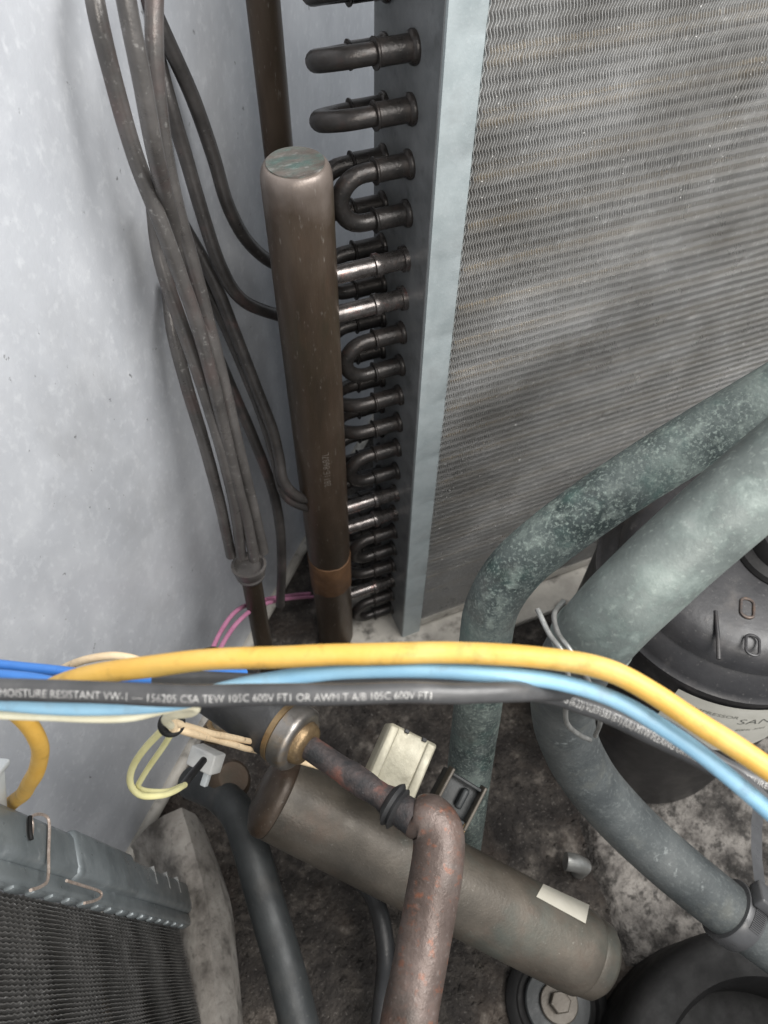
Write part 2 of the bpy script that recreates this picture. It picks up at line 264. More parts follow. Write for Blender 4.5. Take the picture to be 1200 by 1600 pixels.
# header: colour turns paler towards the capped end, with an uneven border
m_header_pale_end = m_header.copy(); m_header_pale_end.name = 'pale_end_header_pipe'
nt = m_header_pale_end.node_tree; N = nt.nodes; bs = N['Principled BSDF']; src = bs.inputs['Base Color'].links[0].from_socket
tc = N.new('ShaderNodeTexCoord'); sx = N.new('ShaderNodeSeparateXYZ'); nt.links.new(tc.outputs['Object'], sx.inputs[0])
nn = N.new('ShaderNodeTexNoise'); nn.inputs['Scale'].default_value = 55; nn.inputs['Detail'].default_value = 6; nt.links.new(tc.outputs['Object'], nn.inputs['Vector'])
ma = N.new('ShaderNodeMath'); ma.operation = 'MULTIPLY_ADD'; nt.links.new(nn.outputs['Fac'], ma.inputs[0]); ma.inputs[1].default_value = 0.03; nt.links.new(sx.outputs[2], ma.inputs[2])
mr = N.new('ShaderNodeMapRange'); mr.inputs[1].default_value = 0.4875 - 0.006; mr.inputs[2].default_value = 0.4875 + 0.016; nt.links.new(ma.outputs[0], mr.inputs[0])
mx = N.new('ShaderNodeMix'); mx.data_type = 'RGBA'; nt.links.new(mr.outputs[0], mx.inputs[0]); nt.links.new(src, mx.inputs[6]); mx.inputs[7].default_value = (0.21, 0.175, 0.155, 1); nt.links.new(mx.outputs[2], bs.inputs['Base Color'])

# ------------------------------------------------------------------ setting: base pan and cabinet wall
def floor_z(x, y):
    q = Vector((x * 26, y * 26, 0)); return 0.0022 * noise.noise(q) + 0.0016 * noise.noise(q * 3.1) + 0.0010 * noise.noise(q * 7.3)
rows = []
for i in range(0, 261):
    rows.append([Vector((-0.45 + 1.35 * k / 270, -0.45 + 1.30 * i / 260, 0)) for k in range(271)])
for r in rows:
    for v in r: v.z = floor_z(v.x, v.y)
structure('floor', grid(rows), m_floor)
a = WALL_P - WALL_T * 0.75; b = WALL_P + WALL_T * 0.62
rows = []
for i in range(41):
    z = -0.01 + 0.75 * i / 40
    rows.append([a.lerp(b, k / 60) + Z * z + WALL_N * (0.0015 * noise.noise(Vector((k * 0.11, i * 0.13, 3)))) for k in range(61)])
wall_v, wall_f = grid(rows)
back = [v - WALL_N * 0.0012 for v in wall_v]
structure('wall', joined((wall_v, wall_f), (back, wall_f)), m_wall)
# folded foot of the sheet along the base pan
single('wall_foot', 'grimy folded bottom lip of the grey sheet wall', 'sheet lip',
       tube_straight(a + Z * 0.006 + WALL_N * 0.003, WALL_T, [(0.1, 0.006), (1.3, 0.006)], 10), m_clean)

structure('pan_ledge', box((0.36, 0.333, 0.004), X, Y, Z, 0.52, 0.125, 0.009, 0.002), m_clean, False)

# ------------------------------------------------------------------ finned coil behind
XS, YF = 0.1495, 0.300                          # tube sheet plane and fin face plane
PITCH = 0.02666
coil = thing('condenser_coil', 'tall finned aluminium coil with pale metal edge strip and dark return bends', 'coil', (0.30, 0.335, 0.0))
ZT = 0.66
part('tube_sheet', box((XS + 0.0008, 0.338, 0.33), X, Y, Z, 0.0016, 0.076, 0.66, 0.0004), m_sheet, coil, False)
# flange strip with its row of shallow creases
rows = []; zs = [0.0]; z = 0.012
cre = [0.012 + 0.0533 * k for k in range(13)]
for c in cre: zs += [c - 0.0040, c - 0.0001, c + 0.0010]
zs += [ZT]
for z in zs[1:]:
    k = sum(1 for c in cre if z >= c - 0.0002); nearest = min(abs(z - c) for c in cre); tilt = 0.0003 * noise.noise(Vector((k * 1.7, 0.3, 0)))
    yo = -0.0014 + (0.00050 if nearest < 0.0005 else 0.0) + tilt
    rows.append([Vector((XS + 0.0005, YF + 0.0003, z)), Vector((XS + 0.0008, YF - 0.0016, z)), Vector((XS + 0.006, YF - 0.0014 + tilt, z)), Vector((XS + 0.0190, YF + yo + 0.0001 - tilt, z)), Vector((XS + 0.0197, YF + 0.0022, z))])
part('flange', grid(rows), m_galv, coil, True, 30)
part('end_plate_foot', box((XS + 0.010, YF + 0.03, 0.004), X, Y, Z, 0.022, 0.07, 0.008, 0.001), m_sheet, coil, False)
# fins: every corrugated sheet is real, too fine to pick apart singly
V, F = [], []
DENTS = [(random.uniform(XS + 0.03, XS + 0.34), random.uniform(0.08, 0.58), random.choice((-1, 1)) * random.uniform(0.0006, 0.0018), random.uniform(0.003, 0.009)) for _ in range(26)]
PF = 0.00160; nz_ = 500
for j in range(int(0.36 / PF)):
    x0 = XS + 0.0205 + j * PF; k0 = len(V); jit = random.uniform(-0.0001, 0.0001)
    for i in range(nz_):
        z = 0.030 + (ZT - 0.03) * i / (nz_ - 1)
        ph = z / 0.0064 * 2 * math.pi + 0.25 * noise.noise(Vector((x0 * 9, z * 26, 7)))
        w = 0.00054 * math.asin(0.985 * math.sin(ph)) / 1.4 + 0.0003 * noise.noise(Vector((x0 * 14, z * 22, 1))) + 0.00028 * noise.noise(Vector((x0 * 420, z * 130, 5)))
        dx, dz = x0 - 0.330, z - 0.497; g = math.exp(-(dx * dx / 0.00009 + dz * dz / 0.0004)); w += 0.0045 * g
        for (ex_, ez_, ea_, es_) in DENTS:
            if abs(x0 - ex_) < 0.02 and abs(z - ez_) < 0.03: w += ea_ * math.exp(-((x0 - ex_) ** 2 / (es_ * 0.6) ** 2 + (z - ez_) ** 2 / es_ ** 2))
        xx = x0 + w + jit; yo = 0.0004 * noise.noise(Vector((x0 * 60, z * 90, 9)))
        V += [(xx - 0.00010, YF + yo, z), (xx + 0.00010, YF + yo, z), (xx + 0.00007, YF + 0.026, z), (xx - 0.00007, YF + 0.026, z)]
    for i in range(nz_ - 1):
        a0 = k0 + i * 4; b0 = a0 + 4
        F += [(a0, a0 + 1, b0 + 1, b0), (a0 + 1, a0 + 2, b0 + 2, b0 + 1), (a0 + 3, a0, b0, b0 + 3)]
fb = Vector(coil['_base']); me = bpy.data.meshes.new('fins'); me.from_pydata([tuple(Vector(v) - fb) for v in V], [], F); me.update()
fo = put('fins', me, m_fin, coil); fo['kind'] = 'stuff'
part('fin_backing', box((0.36, YF + 0.062, 0.34), X, Y, Z, 0.40, 0.016, 0.62), m_sheet, coil, False)
# lint and crumbs caught on the fin edges
V, F = [], []
for i in range(1400):
    x, z = random.uniform(XS + 0.021, XS + 0.36), random.uniform(0.04, 0.60); r = random.uniform(0.00010, 0.00036) * (1.5 if z < 0.3 and random.random() < 0.3 else 1); k0 = len(V)
    V += [Vector((x, YF - 0.0002, z)) - fb + Vector(d) * (r * random.uniform(0.5, 1.5)) for d in ((1, 0, 0), (-1, 0, 0), (0, 0.4, 0), (0, -0.4, 0), (0, 0, 1.6), (0, 0, -1.6))]
    F += [tuple(k0 + q for q in t) for t in ((0, 2, 4), (2, 1, 4), (1, 3, 4), (3, 0, 4), (2, 0, 5), (1, 2, 5), (3, 1, 5), (0, 3, 5))]
lo = put('lint', make_mesh('lint', V, F, False), m_print2, coil); lo['kind'] = 'stuff'
# tubes inside the fins
def row_z(k): return 0.5289 - PITCH * k
tm = make_mesh('tube', *tube_straight(Vector((XS + 0.0225 - 0.30, YF + 0.0075 - 0.335, 0)), X, [(0, 0.0052), (0.36, 0.0052)], 10))
for k in range(-4, 19): put('tube', tm, m_innertube, coil, (0, 0, row_z(k)))
part('drain_edge', box((0.36, YF + 0.012, 0.018), X, Y, Z, 0.38, 0.02, 0.012, 0.002), m_clean, coil, False)
# return bends -------------------------------------------------------
YR, YB, DZ = 0.327, 0.360, -0.0130
RT = 0.0047
def socket_vf(y, z, lx=XS):                     # flared sleeve leaving the tube sheet
    return tube_straight(Vector((lx, y, z)), -X, [(0, 0.0072), (0.0012, 0.0074), (0.0024, 0.0068), (0.003, 0.0057), (0.012, 0.0056), (0.0178, 0.0057), (0.0186, 0.0066), (0.0194, 0.0067), (0.0196, 0.0058), (0.0196, 0.004)], 20)
def bend_vf(p0, p1, xl):                        # tube from p0 out to xl, half circle to p1
    p0, p1 = Vector(p0), Vector(p1); c = (p0 + p1) / 2; r = (p1 - p0).length / 2; d = (p0 - p1).normalized()
    pts = [p0, p0.lerp(Vector((xl, p0.y, p0.z)), 0.5)]
    for i in range(15):
        t = math.pi * i / 14; q = Vector((xl, c.y, c.z)) + d * (r * math.cos(t)) - X * (r * math.sin(t)); pts.append(q)
    pts += [p1.lerp(Vector((xl, p1.y, p1.z)), 0.5), p1]
    return tube(pts, RT, 16, wob=0.00035)
cb = Vector(coil['_base'])
def add_bend(kind, k, back=False):
    y = YB if back else YR; dz = DZ if back else 0
    z0 = row_z(k) + dz
    if kind == 'v': ends = [(y, 0.0), (y, -PITCH)]; xl = XS - 0.0245
    else: ends = [(YR, 0.0), (YB, DZ)]; xl = XS - 0.0225
    key = ('bend', kind, back)
    if key not in MESH:
        e = [(XS - 0.014, yy - cb.y, zz) for yy, zz in ends]
        b0 = bend_vf((e[0][0] - cb.x, e[0][1], e[0][2]), (e[1][0] - cb.x, e[1][1], e[1][2]), xl - cb.x)
        MESH[key] = make_mesh('return_bend', *b0)
        for i, (yy, zz) in enumerate(ends): MESH[key + (i,)] = make_mesh('socket', *socket_vf(yy - cb.y, zz, XS - cb.x))
    o = put('return_bend', MESH[key], m_copper, coil, (0, 0, z0))
    for i in range(2): put('socket', MESH[key + (i,)], m_copper, o)
MESH = {}
for k in (-3, -2, -1, 0, 1, 8, 9, 16): add_bend('h', k)
for k in (2, 6, 10, 14, 18): add_bend('v', k)
for k in (2, 4, 6, 10, 12, 14, 17): add_bend('v', k, True)

# ------------------------------------------------------------------ header pipe
HX, HR = 0.0905, 0.0174
HTOP = 0.4875
header = thing('header_pipe', 'thick upright brown header pipe with domed greenish cap beside the coil', 'pipe', (HX, YR, 0))
def dome(z0, r, h, n=8): return [(z0 + h * math.sin(t), r * (0.80 + 0.20 * math.cos(t))) for t in [math.pi / 2 * i / n for i in range(n + 1)]]
pr = dome(HTOP - 0.0085, HR, 0.0085)
part('pipe', tube_straight(Vector((HX, YR, -0.002)), Z, [(0, HR * 0.97), (0.10, HR * 0.975), (0.101, HR * 0.98), (0.154, HR * 0.985), (0.156, HR)] + [(0.156 + 0.03 * i, HR) for i in range(1, 11)] + [(z + 0.002, r) for z, r in pr], 56), m_header_pale_end, header)
zc = pr[-1][0] + 0.0005
part('cap', tube_straight(Vector((HX, YR, 0)), Z, [(zc - 0.001, HR * 0.80), (zc + 0.0002, HR * 0.795), (zc - 0.0001, HR * 0.74), (zc - 0.0003, HR * 0.6), (zc + 0.0002, HR * 0.35), (zc + 0.0003, 0.0)], 56), m_cap, header)
rows = [[], [], [], []]
for k in range(57):
    t = 2 * math.pi * k / 56; c_, s_ = math.cos(t), math.sin(t); zb_ = 0.1005 + 0.010 * abs(math.sin(t * 0.5 + 2.2)) + 0.005 * noise.noise(Vector((c_ * 2, s_ * 2, 1))); zt_ = 0.1530 + 0.0022 * noise.noise(Vector((c_ * 3, s_ * 3, 6)))
    for r_, (rr, zz) in enumerate(((HR * 0.98, zb_), (HR + 0.0004, zb_ + 0.001), (HR + 0.0005, zt_), (HR * 0.98, zt_ + 0.0008))): rows[r_].append(Vector((HX + rr * c_, YR + rr * s_, zz)))
part('rust_band', grid(rows), m_rust, header)
hp = [Vector((HX, YR, 0.262 + 0.004 * i)) for i in range(60)]
tv, tf = wrap_text('2811E-8687L', 0.0068, hp, HR + 0.0001, 0.002, a0=-0.18); part('stamped_lettering', (tv, tf), m_printdim, header, False)
for k in (4, 5, 12, 13, 17):
    z = row_z(k)
    s = part('stub_pipe', tube_straight(Vector((HX, YR, z - 0.001)), X, [(HR * 0.6, 0.0052), (XS - HX - 0.020, 0.0052), (XS - HX - 0.0195, 0.0066), (XS - HX - 0.0170, 0.0068), (XS - HX - 0.0150, 0.0057), (XS - HX - 0.003, 0.0056), (XS - HX - 0.0026, 0.0072), (XS - HX, 0.0073)], 22), m_stub, header)
rp = P(411, 0, 0.375)
single('riser_pipe', 'straight brown upright pipe standing behind the capped header pipe', 'pipe',
       tube([Vector((rp.x, rp.y, z)) for z in (0.0, 0.1, 0.2, 0.3, 0.4, 0.5, 0.6, 0.66)], 0.0088, 32), m_header, (rp.x, rp.y, 0))

# ------------------------------------------------------------------ distributor with feeder tubes
db = P(389, 884, 0.535); dist = thing('distributor', 'brass-cup distributor on a stem fanning out into thin grey feeder tubes', 'distributor', (db.x, db.y, 0.0))
ax = (db - P(410, 1000, 0.60)).normalized()
part('cup', tube_straight(db - ax * 0.014, ax, [(0, 0.0078), (0.002, 0.0098), (0.004, 0.0105), (0.0055, 0.0098), (0.008, 0.0112), (0.014, 0.0127), (0.0155, 0.0128), (0.0156, 0.0108), (0.011, 0.009)], 32), m_feeder, dist)
part('stem', tube([db - ax * s for s in (0.010, 0.05, 0.09, 0.12, 0.14)], 0.0074, 24), m_header, dist)
FR = 0.0038
feeders = [
 ('A', [(140, -60, .280), (152, 20, .285), (176, 120, .300), (210, 240, .320), (252, 350, .342), (285, 440, .367), (306, 500, .385), (331, 590, .410), (352, 680, .440), (371, 760, .470), (387, 820, .500), (397, 874, .527)], m_feeder),
 ('B', [(188, -60, .262), (201, 20, .270), (221, 120, .284), (239, 220, .304), (257, 300, .332), (277, 370, .364), (302, 445, .388), (332, 540, .412), (357, 640, .445), (378, 740, .480), (397, 820, .515), (404, 866, .538)], m_feeder),
 ('C', [(243, -60, .292), (241, 50, .302), (247, 150, .316), (260, 250, .335), (279, 335, .355), (302, 415, .378), (326, 505, .403), (351, 605, .432), (374, 705, .462), (395, 790, .500), (412, 862, .535)], m_feeder),
 ('F', [(240, 325, .360), (247, 385, .370), (262, 445, .380), (290, 525, .398), (322, 620, .423), (347, 705, .448), (367, 790, .483), (377, 868, .525)], m_feeder),
 ('G', [(262, 440, .405), (270, 515, .412), (291, 600, .430), (318, 690, .452), (342, 780, .482), (361, 868, .530)], m_feeder),
 ('D', [(215, -40, .325), (255, 50, .340), (300, 150, .365), (332, 240, .388), (356, 320, .408), (386, 376, .430), (425, 410, .455), (470, 425, .480)], m_feeder_d),
 ('E', [(235, 40, .345), (262, 150, .358), (290, 245, .378), (318, 340, .398), (346, 420, .418), (378, 468, .438), (430, 491, .462), (480, 500, .490)], m_feeder_d),
 ('H', [(285, 350, .405), (330, 430, .425), (365, 515, .447), (398, 600, .470), (425, 670, .490), (436, 715, .505), (443, 752, .515), (466, 776, .530), (500, 780, .550)], m_feeder_d),
 ('I', [(310, 430, .430), (350, 505, .450), (385, 585, .470), (412, 655, .490), (430, 715, .508), (444, 770, .525), (470, 789, .540), (500, 793, .560)], m_feeder_d),
 ('J', [(335, 545, .470), (372, 630, .495), (398, 690, .515), (425, 762, .540), (437, 820, .562), (440, 880, .590), (438, 945, .625)], m_feeder_d)]
for nm, pts, mm in feeders: part('feeder_tube', tube(px_path(pts, 8), FR, 16, wob=0.00012), mm, dist)

# ------------------------------------------------------------------ big patina pipes on the right
R1, R2 = 0.0143, 0.0166
p1 = px_path([(1420, 480, .325), (1310, 553, .332), (1200, 622, .340), (1080, 692, .350), (960, 768, .360), (868, 834, .370), (806, 888, .380), (770, 945, .392), (757, 1010, .410), (747, 1100, .440), (735, 1190, .475), (724, 1290, .515), (716, 1360, .560), (714, 1400, .600)])
single('gas_line', 'speckled dark green copper pipe bending down in front of the coil', 'pipe', tube(p1, R1, 40, wob=0.0002), m_patina)
p2 = px_path([(1500, 480, .265), (1340, 628, .272), (1200, 742, .280), (1100, 828, .286), (1010, 910, .293), (945, 975, .303), (900, 1035, .325), (880, 1090, .360), (888, 1155, .395), (930, 1230, .418), (1010, 1315, .430), (1110, 1400, .436), (1200, 1470, .438), (1300, 1545, .438), (1420, 1640, .438)])
pipe2 = thing('suction_line', 'thick pale green copper pipe doubling back above the compressor', 'pipe', p2[-1])
ij = min(range(len(p2)), key=lambda i: (p2[i] - P(925, 1000, .310)).length)
part('pipe', tube(p2[:ij + 1], R2, 48, wob=0.0002), m_patina2, pipe2)
part('joint_rim', tube(p2[ij - 1:ij + 2], R2 + 0.0007, 48, wob=0.0002), m_patina2, pipe2)
part('lower_pipe', tube(p2[ij:], R2 * 0.95, 48, wob=0.0002), m_slate, pipe2)

# steel wire tie twisted round the thick pipe
wt = thing('wire_tie', 'loose grey steel wire twisted round the thick green pipe', 'wire', P(870, 1010, 0.33))
part('strand', tube(px_path([(840, 952, .295), (858, 990, .288), (880, 1022, .283), (888, 1060, .287), (884, 1100, .300), (886, 1130, .315), (905, 1148, .330), (922, 1156, .340)]), 0.0011, 10), m_wiretie, wt)
part('strand', tube(px_path([(880, 940, .315), (866, 960, .300), (872, 990, .290), (890, 1015, .284), (912, 1050, .284), (930, 1090, .298), (938, 1125, .315), (930, 1150, .330)]), 0.0011, 10), m_wiretie, wt)

# nylon tie on the lower pipe
i0 = min(range(len(p2)), key=lambda i: (p2[i] - P(1148, 1430, .437)).length); c = p2[i0]; t = (p2[i0 + 2] - p2[i0 - 2]).normalized()
nr = (EYE - c); nr = (nr - t * nr.dot(t)).normalized(); up = nr.cross(t)
ct = thing('cable_tie', 'grey-black nylon cable tie strapped round the lower pipe at right', 'cable tie', c - nr * R2)
part('strap', tube_straight(c - t * 0.0065, t, [(0, R2 * 0.98), (0, R2 + 0.0017), (0.0005, R2 + 0.0021), (0.0125, R2 + 0.0021), (0.013, R2 + 0.0017), (0.013, R2 * 0.98)], 48), m_tie, ct)
for k in range(13):
    a = -0.02 + k * 0.055; d = nr * math.cos(a) + up * math.sin(a); tg = -nr * math.sin(a) + up * math.cos(a)
    part('rib', box(c + d * (R2 + 0.0025) + t * 0.001, t, tg, d, 0.0075, 0.0006, 0.0008, 0.0001), m_tie, ct, False)
a = 0.95; d = nr * math.cos(a) + up * math.sin(a); tg = -nr * math.sin(a) + up * math.cos(a)
part('head', box(c + d * (R2 + 0.0055) + t * 0.002, t, tg, d, 0.016, 0.015, 0.008, 0.0015), m_tie, ct, True, 50)
tl = [c + d * (R2 + 0.005) + tg * s + d * (s * s * 3) for s in (0.0, 0.012, 0.03, 0.05, 0.07)]
part('tail', grid([[q - t * 0.0045, q + t * 0.0045] for q in tl]), m_tie, ct)

# ------------------------------------------------------------------ compressor
CX, CY, CR_ = 0.316, 0.150, 0.086
comp = thing('compressor', 'black painted round compressor shell with paper label under the thick pipe', 'compressor', (CX, CY, 0))
O = Vector((CX, CY, 0))
part('shell', tube_straight(O, Z, [(0.012, CR_ * 0.86), (0.014, CR_ * 0.96), (0.022, CR_), (0.238, CR_), (0.2395, CR_ + 0.0012), (0.2445, CR_ + 0.0012), (0.246, CR_ - 0.001), (0.248, CR_ - 0.002), (0.256, CR_ - 0.006), (0.262, CR_ - 0.012)], 72), m_comp, comp)
part('top_plate', tube_straight(O, Z, [(0.2615, CR_ - 0.010), (0.266, CR_ - 0.0115), (0.272, CR_ - 0.014), (0.2765, CR_ - 0.020), (0.279, CR_ - 0.030), (0.280, 0.02), (0.280, 0.0)], 72), m_comp, comp)
part('terminal_boss', tube_straight(PZ(1222, 862, 0.280), Z, [(-0.001, 0.029), (0.001, 0.0295), (0.004, 0.028), (0.006, 0.022), (0.012, 0.0205), (0.016, 0.018), (0.017, 0.0)], 40), m_rubber, comp)
for px, py in ((1168, 950), (1176, 1008)):
    q = PZ(px, py, 0.2800); u = (PZ(px, py + 20, 0.2800) - q).normalized(); w_ = Z.cross(u)
    pts = []
    for i in range(25):
        tt = 2 * math.pi * i / 24; pts.append(q + u * (0.0030 * math.sin(tt) + (0.0036 if math.sin(tt) > 0 else -0.0036)) + w_ * (0.0038 * math.cos(tt)))
    part('embossed_oval', tube(pts, 0.0009, 8, False), m_ovalrust if py < 980 else m_comp, comp)
rib = [PZ(1118, 955, 0.279), PZ(1122, 1000, 0.279), PZ(1123, 1030, 0.2765)]
part('embossed_rib', tube(rib, 0.0013, 10), m_comp, comp)
def cyl_hit(px, py, R):
    r = ROT @ ray_cam(px, py); ox, oy = EYE.x - CX, EYE.y - CY
    A = r.x ** 2 + r.y ** 2; B = 2 * (ox * r.x + oy * r.y); Cc = ox * ox + oy * oy - R * R
    s = (-B - math.sqrt(max(B * B - 4 * A * Cc, 0))) / (2 * A); return EYE + r * s
RL = CR_ + 0.0006
q0 = cyl_hit(1064, 1072, RL); q1 = cyl_hit(1110, 1172, RL)
th0 = math.atan2(q0.y - CY, q0.x - CX); zt, zb = min(q0.z, 0.2345), min(q1.z, 0.17)
def onc(th, z, R=RL): return Vector((CX + R * math.cos(th), CY + R * math.sin(th), z))
lab = part('label', grid([[onc(th0 + 1.35 * i / 24, zb + (zt - zb) * k / 6) for i in range(25)] for k in range(7)]), m_paper, comp)
def lab_text(s, size, ds, z):
    V, F = text_mesh(s, size); return [onc(th0 + (ds + v.x) / RL, z + v.y, RL + 0.0002) for v in V], F
for s, sz, ds, z in (('SAN', 0.0120, 0.044, zt - 0.024), ('COMPRESSOR', 0.0058, 0.006, zt - 0.016), ('HERMETIC', 0.0052, 0.006, zt - 0.024), ('THERMALLY', 0.0048, 0.008, zt - 0.031), ('PROTECTED', 0.0048, 0.012, zt - 0.038), ('60Hz 3PH', 0.0048, 0.048, zt - 0.036)):
    part('label_print', lab_text(s, sz, ds, z), m_ink, lab, False)

# ------------------------------------------------------------------ floor furniture
# crumbs of dirt lying on the pan
V, F = [], []
for i in range(3200):
    x, y = random.uniform(-0.13, 0.42), random.uniform(-0.08, 0.30); r = random.uniform(0.0005, 0.0026) * random.choice((0.6, 0.8, 1, 1.4)); k0 = len(V)
    if noise.noise(Vector((x * 18, y * 18, 4))) < -0.12: continue
    dirs = [Vector(d) for d in ((1, 0, 0), (-1, 0, 0), (0, 1, 0), (0, -1, 0), (0, 0, 1), (0, 0, -1))]
    V += [Vector((x, y, floor_z(x, y) + r * 0.4)) + Vector((d.x, d.y, d.z * 0.7)) * (r * random.uniform(0.5, 1.4)) for d in dirs]
    F += [tuple(k0 + q for q in t) for t in ((0, 2, 4), (2, 1, 4), (1, 3, 4), (3, 0, 4), (2, 0, 5), (1, 2, 5), (3, 1, 5), (0, 3, 5))]
dbs = structure('debris', (V, F), m_floor, False); dbs['kind'] = 'stuff'; dbs['label'] = 'crumbs of dirt scattered over the grimy base pan'; dbs['category'] = 'debris'
# raised compressor mounting plate
poly = [PZ(*p, 0.0) for p in ((905, 1235), (925, 1330), (955, 1420), (985, 1500), (1080, 1520), (1400, 1480), (1500, 1250), (1300, 1120), (1010, 1130))]
top = [p + Z * 0.005 for p in poly]; cen = sum(top, Vector()) / len(top); inn = [cen + (p - cen) * 0.965 + Z * 0.003 for p in top]; m_ = len(poly)
poly = [Vector((cen.x, cen.y, 0)) + (Vector((p.x, p.y, 0)) - Vector((cen.x, cen.y, 0))) * 1.05 - Z * 0.001 for p in poly]; V = poly + top + inn; F = [(i, (i + 1) % m_, m_ + (i + 1) % m_, m_ + i) for i in range(m_)] + [(m_ + i, m_ + (i + 1) % m_, 2 * m_ + (i + 1) % m_, 2 * m_ + i) for i in range(m_)] + [tuple(range(2 * m_, 3 * m_))]
single('mounting_plate', 'blotchy pale raised metal plate beneath the compressor', 'plate', (V, F), m_plate, poly[0], None, False)
q = PZ(912, 1352, 0.018)
st = single('screw_stud', 'short round metal stud poking up beside the drier cylinder', 'stud', tube([q - Z * 0.018, q - Z * 0.004, q + Vector((-0.006, 0.004, 0.002)), q + Vector((-0.013, 0.008, 0.003))], 0.0072, 20), m_wiretie)
# anchor bolt with washers
q = PZ(876, 1566, 0.02); an = thing('anchor_bolt', 'hex bolt with stacked grimy washers at the bottom edge', 'bolt', (q.x, q.y, 0))
O2 = Vector((q.x, q.y, 0))
part('rubber_grommet', tube_straight(O2, Z, [(0, 0.038), (0.006, 0.038), (0.009, 0.035), (0.0095, 0.031), (0.006, 0.029), (0.006, 0.0)], 48), m_rubber, an)
part('washer', tube_straight(O2, Z, [(0.006, 0.0245), (0.011, 0.0245), (0.012, 0.0235), (0.012, 0.0)], 48), m_darkpipe, an)
part('washer', tube_straight(O2, Z, [(0.012, 0.0140), (0.015, 0.0140), (0.0158, 0.0133), (0.0158, 0.0)], 40), m_drier, an)
part('bolt_head', tube_straight(O2, Z, [(0.0158, 0.0078), (0.021, 0.0078), (0.0218, 0.0070), (0.0218, 0.0)], 6), m_drier, an, False)
# black round housing in the corner
q = PZ(1240, 1765, 0.07); hb = thing('round_housing', 'large black round housing rim in the lower right corner', 'housing', (q.x, q.y, 0)); O3 = Vector((q.x, q.y, 0))
part('rim', tube_straight(O3, Z, [(0, 0.112), (0.055, 0.112), (0.064, 0.110), (0.069, 0.105), (0.070, 0.098), (0.068, 0.082), (0.060, 0.078), (0.02, 0.076), (0.02, 0.0)], 80), m_rubber, hb)
part('hub', tube_straight(O3, Z, [(0.02, 0.03), (0.045, 0.03), (0.050, 0.026), (0.05, 0.0)], 40), m_rubber, hb)
# dirty insulation ridge at lower left
def pl(pts, z): return [Vector(q) for q in cr([list(PZ(x, y, z)) for x, y in pts], 10)]
Lg = pl([(196, 1330), (240, 1400), (258, 1480), (262, 1560), (264, 1680)], 0.004)
L2 = pl([(232, 1290), (272, 1385), (290, 1480), (298, 1560), (304, 1680)], 0.038)
Rg = pl([(284, 1262), (318, 1385), (330, 1480), (336, 1560), (342, 1680)], 0.050)
R3 = pl([(305, 1272), (346, 1390), (358, 1480), (366, 1560), (374, 1680)], 0.034)
R4 = pl([(318, 1290), (358, 1400), (370, 1490), (378, 1570), (386, 1680)], 0.002)
mid = [(a_ + b_) / 2 + Z * 0.004 for a_, b_ in zip(L2, Rg)]
rows = [Lg, L2, mid, Rg, R3, R4]; rows = [[v + Vector((0, 0, 1)) * 0.003 * noise.noise(v * 45) for v in r] for r in rows]
V, F = grid(rows); n0 = len(rows[0]); F.append(tuple(i * n0 for i in range(6)))
single('insulation_strip', 'blotchy beige insulation ridge at the foot of the left coil', 'insulation', (V, F), m_foam)

# ------------------------------------------------------------------ left coil with painted rail
u_ = -(ROT @ ray_cam(614, 1520)).normalized(); v_ = Vector((0, -1, 0)); v_ = (v_ - u_ * v_.dot(u_)).normalized(); w_ = u_.cross(v_)
if w_.x < 0: w_ = -w_
LB = P(303, 1382, 0.585)
lc = thing('evaporator_coil', 'dark finned coil with slate painted rail at lower left', 'coil', LB)
def LP(u, v, w): return LB + u_ * u + v_ * v + w_ * w
RW = 0.0215
def slab(u0, u1, v0, v1, w0, w1, bev=0.001): return box(LP((u0 + u1) / 2, (v0 + v1) / 2, (w0 + w1) / 2), u_, v_, w_, u1 - u0, v1 - v0, w1 - w0, bev)
part('rail', slab(0, 0.46, 0, RW, -0.012, 0, 0.004), m_rail, lc, True, 50)
part('rail_lip', slab(0.002, 0.46, RW - 0.001, RW + 0.008, -0.012, -0.004, 0.002), m_rail, lc, True, 50)
part('rail_sleeve', slab(0.165, 0.262, -0.0012, RW + 0.001, -0.012, 0.0016, 0.003), m_rail, lc, True, 50)
part('rail_end', slab(-0.002, 0.006, 0.001, RW + 0.006, -0.011, -0.001, 0.003), m_rail, lc, True, 50)
for uu in (0.052, 0.082, 0.115): part('slot', slab(uu, uu + 0.0016, -0.0004, 0.011, -0.004, 0.0003, 0.0001), m_wiretie, lc, False)
def on_rail(pts, w=0.0014): return [Vector(q) for q in cr([list(PP(x, y, LP(0, 0, w), w_)) for x, y in pts], 6)]
part('cut_edge', tube(on_rail([(49, 1310), (51, 1290), (49, 1277), (60, 1272), (73, 1276), (77, 1290), (76, 1330), (75, 1372), (66, 1384), (48, 1391)]), 0.0007, 8), m_cutedge, lc)
part('cut_edge', tube(on_rail([(104, 1376), (130, 1384), (156, 1393), (157, 1402), (146, 1408), (132, 1411)]), 0.0007, 8), m_cutedge, lc)
part('cut_gap', tube(on_rail([(47, 1276), (47, 1296), (49, 1312)], 0.0016), 0.0010, 8), m_rubber, lc)
for k in range(20):
    uu = 0.03 + k * 0.020; part('tooth', slab(uu, uu + 0.013, RW + 0.0062, RW + 0.0095, -0.0105, -0.0055, 0.0015), m_rail, lc)
V, F = [], []
nF = 64; nU = 150
